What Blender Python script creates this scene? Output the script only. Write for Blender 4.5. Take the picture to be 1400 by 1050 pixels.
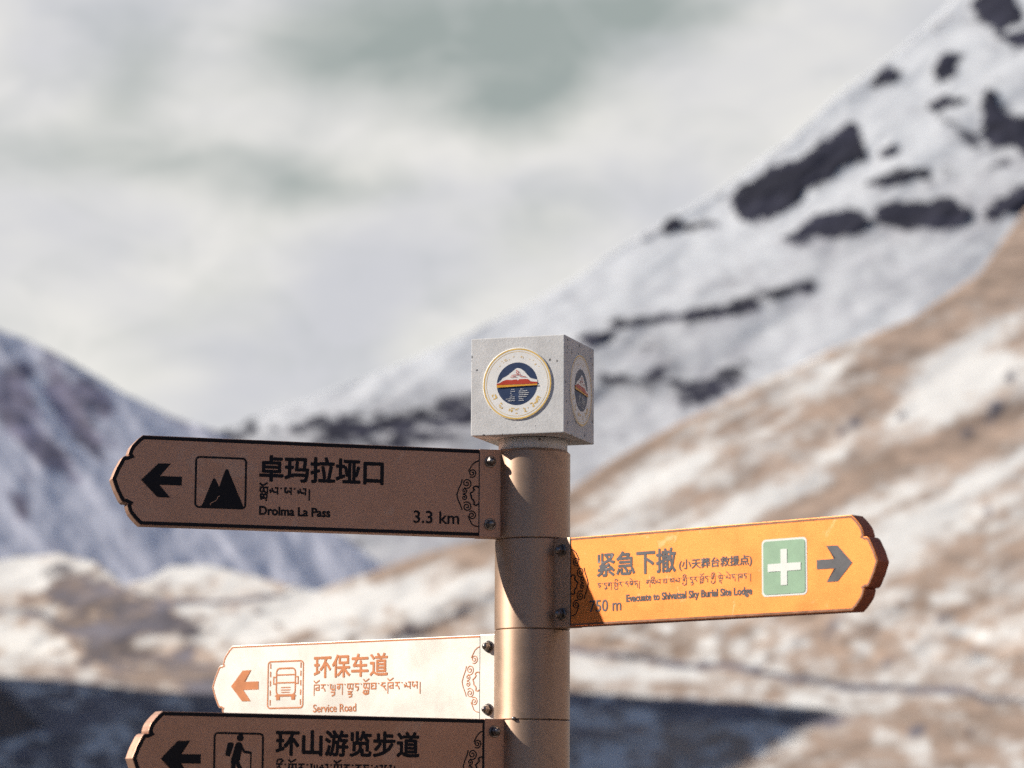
import bpy, bmesh, math, random
import numpy as np
from mathutils import Vector, Matrix

random.seed(7)
for o in list(bpy.data.objects):
    bpy.data.objects.remove(o)
sc = bpy.context.scene
COL = sc.collection

# ------------------------------------------------------------------ camera
PITCH, ROLL = 0.15143, -0.00534
CAM = Vector((-0.02933, -3.92504, 1.5))
FPX = 3925.0                                   # focal length in photo pixels (1400 wide)
CP, SP, CR, SR = math.cos(PITCH), math.sin(PITCH), math.cos(ROLL), math.sin(ROLL)
R_ = Vector((CR, SR * SP, -SR * CP))
U_ = Vector((SR, -CR * SP, CR * CP))
F_ = Vector((0, CP, SP))
cd = bpy.data.cameras.new('camera')
cam = bpy.data.objects.new('camera', cd)
COL.objects.link(cam)
cam.matrix_world = Matrix(((R_.x, U_.x, -F_.x, CAM.x), (R_.y, U_.y, -F_.y, CAM.y), (R_.z, U_.z, -F_.z, CAM.z), (0, 0, 0, 1)))
cd.sensor_width = 36
cd.lens = 36 * FPX / 1400
cd.clip_start, cd.clip_end = 0.1, 20000
cd.dof.use_dof = True
cd.dof.focus_distance = 3.93
cd.dof.aperture_fstop = 5.6
sc.camera = cam

# ------------------------------------------------------------------ light
SUN_AZ, SUN_EL = math.radians(90.5), math.radians(31.5)     # azimuth from the camera side towards the left
SDIR = Vector((-math.sin(SUN_AZ) * math.cos(SUN_EL), -math.cos(SUN_AZ) * math.cos(SUN_EL), math.sin(SUN_EL)))
sd = bpy.data.lights.new('sun', 'SUN')
sd.energy, sd.angle, sd.color = 5.0, math.radians(0.5), (1.0, 0.93, 0.83)
sun = bpy.data.objects.new('sun', sd)
COL.objects.link(sun)
sun.location = (-20, 0, 20)
sun.rotation_euler = SDIR.to_track_quat('Z', 'Y').to_euler()

world = bpy.data.worlds.new('World')
sc.world = world
world.use_nodes = True
vs = sc.view_settings
sc.display_settings.display_device = 'sRGB'
vs.view_transform, vs.look, vs.exposure, vs.gamma = 'Standard', 'None', 0.6, 1.0
vs.use_curve_mapping = False
sc.cycles.use_denoising = False
sc.cycles.max_bounces = 6
sc.cycles.filter_width = 1.5
sc.cycles.use_adaptive_sampling = True
sc.cycles.adaptive_threshold = 0.025
sc.cycles.adaptive_min_samples = 32


def uv_of(px, py):
    """photo position -> direction slopes (x/y, z/y) of the place"""
    v = R_ * ((px - 700) / FPX) + U_ * (-(py - 525) / FPX) + F_
    return v.x / v.y, v.z / v.y


class Nodes:
    """small helper for node trees"""
    def __init__(s, tree):
        s.t = tree
        s.n, s.l = tree.nodes, tree.links

    def new(s, kind, **kw):
        nd = s.n.new(kind)
        for k, v in kw.items():
            setattr(nd, k, v)
        return nd

    def put(s, sock, v):
        if hasattr(v, 'is_output'):
            s.l.new(v, sock)
        else:
            sock.default_value = v

    def math(s, op, a, b=0.0, c=None, clamp=False):
        nd = s.new('ShaderNodeMath', operation=op, use_clamp=clamp)
        s.put(nd.inputs[0], a)
        s.put(nd.inputs[1], b)
        if c is not None:
            s.put(nd.inputs[2], c)
        return nd.outputs[0]

    def mix(s, f, a, b):
        nd = s.new('ShaderNodeMix', data_type='RGBA')
        s.put(nd.inputs[0], f)
        s.put(nd.inputs[6], a if hasattr(a, 'is_output') else (*a, 1))
        s.put(nd.inputs[7], b if hasattr(b, 'is_output') else (*b, 1))
        return nd.outputs[2]

    def ramp(s, f, lo, hi, a=0.0, b=1.0):
        nd = s.new('ShaderNodeMapRange', interpolation_type='SMOOTHSTEP')
        s.put(nd.inputs[0], f)
        for i, v in enumerate((lo, hi, a, b)):
            nd.inputs[i + 1].default_value = v
        return nd.outputs[0]

    def noise(s, vec, scale, detail=4, rough=0.55, dist=0.0):
        nd = s.new('ShaderNodeTexNoise')
        s.put(nd.inputs['Vector'], vec)
        nd.inputs['Scale'].default_value = scale
        nd.inputs['Detail'].default_value = detail
        nd.inputs['Roughness'].default_value = rough
        nd.inputs['Distortion'].default_value = dist
        return nd.outputs[0]


def build_world():
    g = Nodes(world.node_tree)
    g.n.clear()
    out = g.new('ShaderNodeOutputWorld')
    tc = g.new('ShaderNodeTexCoord')
    vec = tc.outputs['Generated']
    sky = g.new('ShaderNodeTexSky', sky_type='NISHITA')
    sky.sun_disc = False
    sky.sun_elevation = SUN_EL
    sky.sun_rotation = math.atan2(SDIR.x, SDIR.y)
    sky.altitude = 5000
    sky.air_density, sky.dust_density, sky.ozone_density = 1.0, 0.6, 1.5
    b1 = g.new('ShaderNodeBackground')
    g.l.new(sky.outputs[0], b1.inputs[0])
    b1.inputs[1].default_value = 0.085
    sep = g.new('ShaderNodeSeparateXYZ')
    g.l.new(vec, sep.inputs[0])
    x, y, z = sep.outputs
    # clouds live in the slopes x/y, z/y over the far end of the valley
    yy = g.math('MAXIMUM', y, 0.05)
    cu, cv = g.math('DIVIDE', x, yy), g.math('DIVIDE', z, yy)
    cmb = g.new('ShaderNodeCombineXYZ')
    g.put(cmb.inputs[0], cu)
    g.put(cmb.inputs[1], g.math('MULTIPLY', cv, 1.7))
    w1 = g.noise(cmb.outputs[0], 9, 4, .5, .3)
    w2n = g.new('ShaderNodeVectorMath', operation='ADD')
    g.put(w2n.inputs[0], cmb.outputs[0])
    w2n.inputs[1].default_value = (5.3, 2.1, 3.0)
    w2 = g.noise(w2n.outputs[0], 9, 4, .5, .3)
    cuw = g.math('MULTIPLY_ADD', g.math('SUBTRACT', w1, .5), .075, cu)
    cvw = g.math('MULTIPLY_ADD', g.math('SUBTRACT', w2, .5), .055, cv)
    total = None
    # thin spots of the cloud deck: photo position, radii, amount
    for px, py, rx, ry, k in ((600, 30, 190, 75, .9), (720, 105, 100, 65, .7), (850, 30, 110, 45, .7), (430, 60, 120, 60, .35),
                              (160, 110, 70, 80, .5), (60, 195, 140, 45, .45), (390, 225, 95, 38, .62), (260, 205, 90, 40, .35),
                              (960, 5, 90, 30, .5), (720, 300, 90, 40, .22), (520, 250, 90, 40, .25), (300, 400, 260, 60, .12)):
        u0, v0 = uv_of(px, py)
        du = g.math('MULTIPLY', g.math('SUBTRACT', cuw, u0), FPX / rx)
        dv = g.math('MULTIPLY', g.math('SUBTRACT', cvw, v0), FPX / ry)
        r2 = g.math('ADD', g.math('MULTIPLY', du, du), g.math('MULTIPLY', dv, dv))
        e = g.math('MULTIPLY', g.math('POWER', 2.718, g.math('MULTIPLY', r2, -.8)), k)
        total = e if total is None else g.math('ADD', total, e)
    thin = g.math('MINIMUM', total, 1.0)
    n3 = g.noise(cmb.outputs[0], 22, 7, .6, .6)
    thin2 = g.math('MULTIPLY_ADD', g.math('SUBTRACT', n3, .5), 1.0, g.math('MULTIPLY', thin, 1.0), clamp=True)
    base = g.mix(g.ramp(w2, .3, .7), (.41, .415, .44), (.555, .545, .52))
    ccol = g.mix(thin2, base, (.232, .264, .256))
    b2 = g.new('ShaderNodeBackground')
    g.l.new(ccol, b2.inputs[0])
    b2.inputs[1].default_value = 1.0
    # cloud deck: closed low over the valley, breaking up overhead and behind the viewer
    n4 = g.noise(vec, 2.6, 6, .6, .5)
    front = g.ramp(y, .35, .85)
    low = g.ramp(z, .42, .75, 1, 0)
    deck = g.math('MULTIPLY', front, low)
    broken = g.math('MULTIPLY', g.ramp(n4, .5, .7), .3)
    cover = g.math('MAXIMUM', deck, broken)
    ms = g.new('ShaderNodeMixShader')
    g.put(ms.inputs[0], cover)
    g.l.new(b1.outputs[0], ms.inputs[1])
    g.l.new(b2.outputs[0], ms.inputs[2])
    g.l.new(ms.outputs[0], out.inputs[0])


build_world()


# ------------------------------------------------------------------ helpers
def tag(o, label=None, cat=None, kind=None, group=None):
    if label:
        o['label'] = label
    if cat:
        o['category'] = cat
    if kind:
        o['kind'] = kind
    if group:
        o['group'] = group
    return o


def link_mesh(name, me, mat=None, parent=None, smooth=False):
    o = bpy.data.objects.new(name, me)
    COL.objects.link(o)
    if mat is not None:
        me.materials.append(mat)
    if parent is not None:
        o.parent = parent
    if smooth:
        me.polygons.foreach_set('use_smooth', [True] * len(me.polygons))
    return o


def obj(name, bm, mat=None, parent=None, smooth=False):
    me = bpy.data.meshes.new(name)
    bmesh.ops.recalc_face_normals(bm, faces=bm.faces[:])
    bm.to_mesh(me)
    bm.free()
    return link_mesh(name, me, mat, parent, smooth)


def empty(name, loc, rotz=0.0):
    o = bpy.data.objects.new(name, None)
    o.empty_display_size = .1
    COL.objects.link(o)
    o.location = loc
    o.rotation_euler = (0, 0, rotz)
    return o


def lathe(bm, prof, seg=48, cap=True, M=None):
    """prof: (r, z) pairs from bottom to top"""
    rings = []
    for r, z in prof:
        ring = []
        for i in range(seg):
            a = 2 * math.pi * i / seg
            v = Vector((r * math.cos(a), r * math.sin(a), z))
            ring.append(bm.verts.new(M @ v if M else v))
        rings.append(ring)
    for a, b in zip(rings, rings[1:]):
        for i in range(seg):
            j = (i + 1) % seg
            bm.faces.new((a[i], a[j], b[j], b[i]))
    if cap:
        bm.faces.new(list(reversed(rings[0])))
        bm.faces.new(rings[-1])


def box(bm, x0, x1, y0, y1, z0, z1, bev=0.0):
    b = bmesh.new()
    vs_ = [b.verts.new((x, y, z)) for x in (x0, x1) for y in (y0, y1) for z in (z0, z1)]
    for f in ((0, 1, 3, 2), (4, 6, 7, 5), (0, 4, 5, 1), (2, 3, 7, 6), (0, 2, 6, 4), (1, 5, 7, 3)):
        b.faces.new([vs_[i] for i in f])
    bmesh.ops.recalc_face_normals(b, faces=b.faces[:])
    if bev:
        bmesh.ops.bevel(b, geom=b.edges[:], offset=bev, segments=2, affect='EDGES', profile=.6)
    t = bpy.data.meshes.new('t')
    b.to_mesh(t)
    b.free()
    bm.from_mesh(t)
    bpy.data.meshes.remove(t)


# ------------------------------------------------------------------ materials
def mat_new(name):
    m = bpy.data.materials.new(name)
    m.use_nodes = True
    g = Nodes(m.node_tree)
    p = m.node_tree.nodes['Principled BSDF']
    return m, g, p


def paint(name, col, rough=.5, metal=0.0, var=.12, nscale=30, spec=.5, bump=.0, bscale=900, wear=None, dist=.0004):
    m, g, p = mat_new(name)
    tc = g.new('ShaderNodeTexCoord')
    v = tc.outputs['Object']
    n = g.noise(v, nscale, 6, .65, .2)
    dark = tuple(c * (1 - var) for c in col)
    lite = tuple(min(1, c * (1 + var)) for c in col)
    c = g.mix(g.ramp(n, .3, .7), dark, lite)
    nf = g.noise(v, nscale * 14, 3, .7)
    c = g.mix(g.math('MULTIPLY', g.ramp(nf, .35, .75), .35 * min(1, var * 5)), c, tuple(x * .8 for x in col))
    if wear:
        wn = g.noise(v, wear[1], 6, .6, 1.2)
        c = g.mix(g.math('MULTIPLY', g.ramp(wn, wear[2], wear[2] + .08), wear[3]), c, wear[0])
    g.put(p.inputs['Base Color'], c)
    p.inputs['Metallic'].default_value = metal
    p.inputs['Specular IOR Level'].default_value = spec
    g.put(p.inputs['Roughness'], g.ramp(n, .25, .75, max(.05, rough - .05), rough + .06))
    if bump:
        bn = g.new('ShaderNodeBump')
        bn.inputs['Strength'].default_value = bump
        bn.inputs['Distance'].default_value = dist
        g.put(bn.inputs['Height'], g.noise(v, bscale, 3, .6))
        g.l.new(bn.outputs[0], p.inputs['Normal'])
    return m


M_BRONZE = paint('bronze_board', (.47, .28, .20), .5, .75, .13, 14, bump=.25, bscale=1400,
                 wear=((.50, .37, .30), 11, .56, .35))
M_POLE = paint('bronze_pole', (.47, .325, .235), .52, .78, .12, 10, bump=.12, bscale=1400,
               wear=((.30, .22, .17), 16, .58, .4))
_g = Nodes(M_POLE.node_tree)                      # turned metal: fine marks run round the post
_p = _g.n['Principled BSDF']
_t = _g.new('ShaderNodeTangent', direction_type='RADIAL', axis='Z')
_g.l.new(_t.outputs[0], _p.inputs['Tangent'])
_p.inputs['Anisotropic'].default_value = .6
_p.inputs['Anisotropic Rotation'].default_value = .25
M_ORANGE = paint('orange_board', (.78, .255, .066), .5, .8, .06, 16, bump=.25, bscale=1300,
                 wear=((.62, .36, .16), 26, .62, .75))
M_GLARE_BOARD = paint('sun_glare_board', (.70, .66, .60), .5, .5, .05, 14, bump=.2, bscale=1400)  # bronze board with the sun's glare painted in as a pale base
M_BLACK = paint('black_print', (.010, .010, .014), .6, 0, .2, 40, spec=.2)
M_GREYBLACK = paint('glossy_black_print', (.03, .028, .036), .5, 0, .3, 60, spec=.9,
                    wear=((.35, .30, .30), 45, .64, .7))
M_GLARE_PRINT = paint('sun_glare_print', (.52, .19, .07), .6, .2, .12, 60)  # black print turned orange-brown, its sun glare put into the colour
M_EDGE = paint('glare_brown_print', (.22, .11, .07), .5, .6, .3, 50)  # black border browned to imitate glare on the orange board
M_RETURN = paint('shaded_orange_edge', (.34, .085, .035), .6, .2, .2, 30)  # orange side faces painted red-brown to carry their shade
M_GREEN = paint('green_print', (.24, .38, .25), .6, 0, .08, 60)
M_WHITE = paint('white_print', (.62, .64, .60), .6, 0, .05, 60)
M_STEEL = paint('weathered_steel', (.22, .20, .19), .32, 1, .3, 200)
M_NAVY = paint('navy_print', (.012, .035, .105), .5, 0, .1, 60)
M_RED = paint('red_print', (.50, .035, .012), .5, 0, .1, 60)
M_YELLOW = paint('yellow_print', (.75, .36, .02), .5, 0, .1, 60)
M_GOLD = paint('gold_print', (.78, .52, .14), .5, 0, .15, 90)
M_ENAMEL = paint('white_enamel', (.84, .83, .80), .5, 0, .04, 60)


def concrete():
    m, g, p = mat_new('speckled_concrete')
    tc = g.new('ShaderNodeTexCoord')
    v = tc.outputs['Object']
    n = g.noise(v, 28, 8, .7, .3)
    c = g.mix(g.ramp(n, .3, .72), (.59, .59, .585), (.73, .73, .725))
    f = g.noise(v, 420, 4, .7)
    c = g.mix(g.math('MULTIPLY', g.ramp(f, .38, .7), .4), c, (.52, .51, .50))
    vo = g.new('ShaderNodeTexVoronoi')
    g.put(vo.inputs['Vector'], v)
    vo.inputs['Scale'].default_value = 105
    sel = g.new('ShaderNodeSeparateColor')
    g.l.new(vo.outputs['Color'], sel.inputs[0])
    rad = g.math('MULTIPLY', g.ramp(sel.outputs[0], .62, 1.0), .24)
    pit = g.math('LESS_THAN', vo.outputs['Distance'], rad)
    c = g.mix(g.math('MULTIPLY', pit, .85), c, (.10, .095, .10))
    g.put(p.inputs['Base Color'], c)
    p.inputs['Roughness'].default_value = .85
    bn = g.new('ShaderNodeBump')
    bn.inputs['Strength'].default_value = .35
    bn.inputs['Distance'].default_value = .0008
    g.put(bn.inputs['Height'], g.math('SUBTRACT', g.noise(v, 300, 6, .7), pit))
    g.l.new(bn.outputs[0], p.inputs['Normal'])
    return m


M_CONC = concrete()


def terrain_mat(name, snow, earth, rock, nscale, bump=.6, bdist=.5):
    """ground cover from two mesh attributes (bare soil, rock) broken up by noise"""
    m, g, p = mat_new(name)
    tc = g.new('ShaderNodeTexCoord')
    v = tc.outputs['Object']
    a1 = g.new('ShaderNodeAttribute', attribute_name='bare').outputs['Fac']
    a2 = g.new('ShaderNodeAttribute', attribute_name='rock').outputs['Fac']
    n = g.noise(v, nscale, 8, .62, .4)
    n2 = g.noise(v, nscale * 3.1, 4, .55)
    n3 = g.noise(v, nscale * 8, 5, .62, .3)
    nn0 = g.math('ADD', g.math('MULTIPLY', g.math('SUBTRACT', n, .5), .6), g.math('MULTIPLY', g.math('SUBTRACT', n2, .5), .5))
    nn = g.math('MULTIPLY_ADD', g.math('SUBTRACT', n3, .5), 1.35, nn0)
    fe = g.ramp(g.math('ADD', a1, nn), .0, 1.0)
    fr = g.ramp(g.math('ADD', a2, g.math('MULTIPLY', nn, .8)), .2, .6)
    e = g.mix(g.ramp(g.math('ADD', g.math('MULTIPLY', n2, .5), g.math('MULTIPLY', n3, .5)), .4, .6), tuple(c * .72 for c in earth), tuple(c * 1.2 for c in earth))
    c = g.mix(fe, snow, e)
    c = g.mix(fr, c, g.mix(g.ramp(n2, .35, .7), tuple(c * .7 for c in rock), tuple(c * 1.5 for c in rock)))
    g.put(p.inputs['Base Color'], c)
    p.inputs['Roughness'].default_value = .9
    p.inputs['Specular IOR Level'].default_value = .2
    bn = g.new('ShaderNodeBump')
    bn.inputs['Strength'].default_value = bump
    bn.inputs['Distance'].default_value = bdist
    g.put(bn.inputs['Height'], n)
    g.l.new(bn.outputs[0], p.inputs['Normal'])
    return m


# ------------------------------------------------------------------ terrain
RNG = np.random.RandomState(3)
TAB = RNG.rand(16, 256, 256)


def vnoise(x, y, s=0):
    xi, yi = np.floor(x).astype(int), np.floor(y).astype(int)
    fx, fy = x - xi, y - yi
    fx, fy = fx * fx * (3 - 2 * fx), fy * fy * (3 - 2 * fy)
    T = TAB[s % 16]
    a, b = T[xi & 255, yi & 255], T[(xi + 1) & 255, yi & 255]
    c, d = T[xi & 255, (yi + 1) & 255], T[(xi + 1) & 255, (yi + 1) & 255]
    return a + (b - a) * fx + (c - a) * fy + (a - b - c + d) * fx * fy


def fbm(x, y, s=0, octs=5, gain=.5):
    t, amp, n = 0, 1.0, 0
    for k in range(octs):
        t = t + amp * (vnoise(x, y, s + k) - .5)
        n += amp
        x, y, amp = x * 2.03 + 7.1, y * 2.03 + 3.7, amp * gain
    return t / n * 2          # about -1..1


def sst(x, a, b):
    t = np.clip((x - a) / (b - a), 0, 1)
    return t * t * (3 - 2 * t)


def blob(X, Y, cx, cy, rx, ry, ang):
    c, s = math.cos(math.radians(ang)), math.sin(math.radians(ang))
    dx, dy = X - cx, Y - cy
    a, b = (dx * c + dy * s) / rx, (-dx * s + dy * c) / ry
    return np.exp(-.9 * (a * a + b * b))


def inside(X, Y, poly, soft):
    """signed distance to a polygon turned into a soft 0..1 mask"""
    n = len(poly)
    dmin = np.full(X.shape, 1e9)
    ins = np.zeros(X.shape, bool)
    for i in range(n):
        (x0, y0), (x1, y1) = poly[i], poly[(i + 1) % n]
        ex, ey = x1 - x0, y1 - y0
        t = np.clip(((X - x0) * ex + (Y - y0) * ey) / (ex * ex + ey * ey + 1e-9), 0, 1)
        dmin = np.minimum(dmin, np.hypot(X - x0 - t * ex, Y - y0 - t * ey))
        if y0 != y1:
            cond = ((y0 > Y) != (y1 > Y)) & (X < (x1 - x0) * (Y - y0) / (y1 - y0) + x0)
            ins ^= cond
    return sst(np.where(ins, dmin, -dmin), -soft, soft)


def strip(X, Y, pts, w, soft):
    dmin = np.full(X.shape, 1e9)
    for (x0, y0), (x1, y1) in zip(pts, pts[1:]):
        ex, ey = x1 - x0, y1 - y0
        t = np.clip(((X - x0) * ex + (Y - y0) * ey) / (ex * ex + ey * ey), 0, 1)
        dmin = np.minimum(dmin, np.hypot(X - x0 - t * ex, Y - y0 - t * ey))
    return sst(w - dmin, -soft, soft)


def to_world(X, Y, D):
    """directions X, Y at forward distance D -> points of the place"""
    a, b = (X - 700) / FPX, -(Y - 525) / FPX
    vx = R_.x * a + U_.x * b + F_.x
    vy = R_.y * a + U_.y * b + F_.y
    vz = R_.z * a + U_.z * b + F_.z
    return np.stack([CAM.x + vx / vy * D, CAM.y + D + 0 * vx, CAM.z + vz / vy * D], -1)


def phi_of(X, Y):
    a, b = (X - 700) / FPX, -(Y - 525) / FPX
    return (R_.z * a + U_.z * b + F_.z) / (R_.y * a + U_.y * b + F_.y)


def terrain(name, x0, x1, step, ridge, bottom, rows, depth, masks, mat, back=(.25, 10), label=None):
    xs = np.arange(x0, x1 + 1, step, dtype=float)
    top = np.interp(xs, [p[0] for p in ridge], [p[1] for p in ridge])
    top = top + fbm(xs / 60., xs * 0 + .5, 5, 4) * 6
    t = np.linspace(0, 1, rows)
    X = np.repeat(xs[None, :], rows, 0)
    Y = bottom + (top[None, :] - bottom) * t[:, None]
    D = depth(X, Y)
    P = to_world(X, Y, D)
    bare, rock, bulge = masks(X, Y)
    P[..., 1] -= bulge                                         # rock stands out of the slope
    # far side of the ridge falls away behind
    nb = back[1]
    last = P[-1]
    hgt = np.maximum(last[:, 2], 1.0)
    rowsb = []
    for k in range(1, nb + 1):
        q = last.copy()
        f = (k / nb) ** 1.3
        q[:, 1] += f * hgt * 1.6 + k * 2
        q[:, 0] += last[:, 0] / np.maximum(last[:, 1], 1) * (f * hgt * 1.6)
        q[:, 2] = hgt * (1 - 1.05 * f)
        rowsb.append(q)
    P = np.concatenate([P, np.array(rowsb)], 0)
    ext = lambda a: np.concatenate([a, np.repeat(a[-1:], nb, 0)], 0)
    bare, rock = ext(bare), ext(rock)
    nr, nc = P.shape[:2]
    idx = np.arange(nr * nc).reshape(nr, nc)
    q = np.stack([idx[:-1, :-1], idx[:-1, 1:], idx[1:, 1:], idx[1:, :-1]], -1).reshape(-1, 4)
    me = bpy.data.meshes.new(name)
    me.vertices.add(nr * nc)
    me.vertices.foreach_set('co', P.reshape(-1).astype(np.float32))
    me.loops.add(q.size)
    me.loops.foreach_set('vertex_index', q.reshape(-1).astype(np.int32))
    me.polygons.add(len(q))
    me.polygons.foreach_set('loop_start', np.arange(0, q.size, 4, dtype=np.int32))
    me.update(calc_edges=True)
    for nm, arr in (('bare', bare), ('rock', rock)):
        a = me.attributes.new(nm, 'FLOAT', 'POINT')
        a.data.foreach_set('value', np.clip(arr, -1, 2).reshape(-1).astype(np.float32))
    o = link_mesh(name, me, mat, None, True)
    tag(o, label, 'mountain' if 'mountain' in name else 'hill', 'structure')
    return o


# --- far snow mountain on the right
def poly7(pts):                       # measured in a crop at 1.5x, origin (700, 0)
    return [(700 + x / 1.5, y / 1.5) for x, y in pts]


FAR_ROCK = [poly7(p) for p in (
    [(455, 405), (475, 378), (540, 345), (620, 305), (665, 268), (690, 252), (710, 262), (718, 320), (650, 368), (580, 420), (520, 445), (462, 436)],
    [(275, 497), (320, 438), (350, 452), (412, 466), (350, 482), (305, 485)],
    [(563, 482), (620, 450), (690, 428), (742, 445), (735, 466), (670, 492), (610, 492)],
    [(738, 450), (765, 422), (830, 418), (900, 408), (942, 430), (930, 456), (860, 472), (790, 466)],
    [(958, 200), (985, 190), (1000, 222), (1055, 240), (1100, 250), (1100, 310), (990, 306), (960, 280), (975, 240)],
    [(858, 216), (890, 198), (918, 214), (885, 232)],
    [(938, 18), (965, -30), (1035, -30), (1048, 40), (1000, 58), (952, 42)],
    [(1000, 78), (1050, 62), (1120, 70), (1120, 110), (1010, 97)],
    [(878, 142), (900, 108), (928, 120), (918, 152), (878, 178)],
    [(738, 168), (780, 138), (795, 150), (760, 178)],
    [(752, 305), (780, 284), (792, 300), (764, 318)],
    [(730, 380), (780, 350), (842, 346), (838, 364), (770, 384)],
    [(975, 432), (1040, 385), (1110, 380), (1110, 440), (1000, 445)],
    [(140, 695), (165, 685), (213, 680), (205, 700), (165, 708)],
    [(1060, 180), (1110, 150), (1130, 200)],
)]
FAR_STRIP = [(poly7(p), w, k) for p, w, k in (
    ([(840, 352), (960, 350), (1060, 322)], 6, .55), ([(520, 605), (605, 582)], 7, .8), ([(380, 588), (450, 578), (530, 597)], 4, .5),
    ([(218, 660), (330, 657), (410, 642), (500, 620)], 6, .8), ([(360, 655), (440, 640), (490, 622)], 8, .95),
    ([(185, 785), (270, 795), (330, 750)], 10, .55), ([(345, 800), (400, 800), (470, 762)], 14, .7), ([(240, 708), (300, 706)], 6, .5),
    ([(690, 205), (740, 165)], 5, .5), ([(860, 65), (900, 35)], 5, .5), ([(895, 262), (960, 290)], 14, .5), ([(520, 330), (575, 280)], 4, .35),
    ([(100, 830), (200, 800)], 8, .35))]
FAR_LOW = [([(455, 592), (540, 583), (640, 566)], 7, .85), ([(560, 572), (650, 545)], 5, .6), ([(290, 588), (310, 592)], 6, .5), ([(325, 592), (345, 588)], 6, .5),
           ([(400, 592), (520, 570)], 5, .55), ([(430, 600), (520, 606), (640, 600)], 8, .5)]


def far_depth(X, Y):
    ph = phi_of(X, Y)
    y0 = 1330 - (X - 700) * .10
    S = .66
    d = y0 * S / (S - np.minimum(ph, .5))
    xr, yr = X * .88 - Y * .47, X * .47 + Y * .88
    d = d * (1 + .010 * fbm(xr / 300., yr / 90., 1, 4) + .0016 * fbm(X / 55., Y / 40., 4, 3))
    rk = np.zeros(X.shape)
    for p in FAR_ROCK:
        rk = np.maximum(rk, inside(X, Y, p, 14))
    d = d + rk * 7 * fbm((X * .8 - Y * .6) / 40., (X * .6 + Y * .8) / 12., 10, 4)
    return d


def far_masks(X, Y):
    wx = X + 19 * fbm(X / 30., Y / 30., 2, 5, .6)
    wy = Y + 14 * fbm(X / 30. + 9, Y / 30., 6, 5, .6)
    r = np.zeros(X.shape)
    halo = np.zeros(X.shape)
    for p in FAR_ROCK:
        r = np.maximum(r, inside(wx, wy, p, 8))
        halo = np.maximum(halo, inside(wx + 8, wy - 4, p, 26))
    for p, w, k in FAR_STRIP + FAR_LOW:
        r = np.maximum(r, .72 * k * strip(wx, wy, p, w * 1.3, 10))
        halo = np.maximum(halo, .7 * k * strip(wx + 6, wy - 3, p, w * 1.6, 20))
    wide = np.zeros(X.shape)
    for p in FAR_ROCK:
        wide = np.maximum(wide, inside(X, Y, p, 55))
    sat = sst(fbm((X * .85 - Y * .52) / 30., (X * .52 + Y * .85) / 9., 14, 4), .12, .42) * wide
    r = np.maximum(r, sat * .8)
    streak = fbm((X * .8 + Y * .6) / 26., (X * -.6 + Y * .8) / 9., 8, 4)
    gaps = blob(X, Y, 1025, 272, 45, 32, -30) * 1.3 + blob(X, Y, 1320, 185, 40, 28, 0) * 1.0 + blob(X, Y, 915, 315, 40, 20, 0) * .6 + .35
    r2 = r - np.clip(streak + .1, 0, 1) * gaps
    low = sst(Y, 470, 620) * sst(-X, -1050, -650)
    r2 = r2 + low * (.30 + .6 * fbm(X / 90., Y / 26., 3, 4)) * .6
    bare = .0 + low * .25 + .42 * sst(Y + .42 * (X - 1000), 270, 430) + .55 * halo + .25 * np.clip(streak, 0, 1)  # broad grey gradient imitates grazing sun brightening towards the ridge
    return bare + 0 * X, np.clip(r2 * 1.2, -.3, 1.1), r * 3.5


M_FAR = terrain_mat('far_snow_and_rock', (.485, .495, .51), (.27, .268, .285), (.020, .020, .032), .012, .25, 3)
terrain('snow_mountain', 120, 1700, 4, [(100, 690), (240, 620), (310, 584), (400, 552), (500, 517), (600, 476), (700, 426), (800, 372), (880, 318),
        (1000, 250), (1080, 190), (1160, 118), (1230, 66), (1290, 12), (1360, -60), (1480, -170), (1700, -320)], 860, 210, far_depth, far_masks, M_FAR,
        label='tall snow mountain with dark rock bands rising to the right')


# --- shaded mountain on the left
def left_depth(X, Y):
    A = math.radians(21)
    w = X * math.sin(A) - Y * math.cos(A)
    d = 1150 + .75 * (w + 600)
    c, s = math.cos(math.radians(52)), math.sin(math.radians(52))
    a, b = X * c + Y * s, -X * s + Y * c
    return d + 4.5 * fbm(a / 150., b / 34., 2, 4) + 1.2 * fbm(X / 30., Y / 30., 7, 3)


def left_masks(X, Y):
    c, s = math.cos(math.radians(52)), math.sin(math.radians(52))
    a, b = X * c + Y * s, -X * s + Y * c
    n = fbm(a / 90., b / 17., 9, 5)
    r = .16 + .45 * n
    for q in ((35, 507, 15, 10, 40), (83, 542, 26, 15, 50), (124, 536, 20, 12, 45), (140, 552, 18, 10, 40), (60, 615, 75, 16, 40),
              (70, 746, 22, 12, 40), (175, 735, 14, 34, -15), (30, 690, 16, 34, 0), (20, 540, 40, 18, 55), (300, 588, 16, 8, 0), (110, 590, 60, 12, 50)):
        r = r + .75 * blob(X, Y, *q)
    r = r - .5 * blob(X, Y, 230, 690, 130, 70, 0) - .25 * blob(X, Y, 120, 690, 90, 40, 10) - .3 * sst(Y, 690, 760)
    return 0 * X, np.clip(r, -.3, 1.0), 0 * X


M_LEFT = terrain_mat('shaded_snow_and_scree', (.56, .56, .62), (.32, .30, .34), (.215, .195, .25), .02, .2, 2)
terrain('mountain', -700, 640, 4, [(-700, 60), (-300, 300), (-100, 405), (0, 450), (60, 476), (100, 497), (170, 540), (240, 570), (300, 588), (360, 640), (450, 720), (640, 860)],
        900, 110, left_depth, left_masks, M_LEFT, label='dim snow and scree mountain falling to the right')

# --- valley floor, moraine and the near hillside in one sheet
PH1, D1, S0, S1 = .0558, 239., .15, .47
Z1 = PH1 * D1


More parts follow.
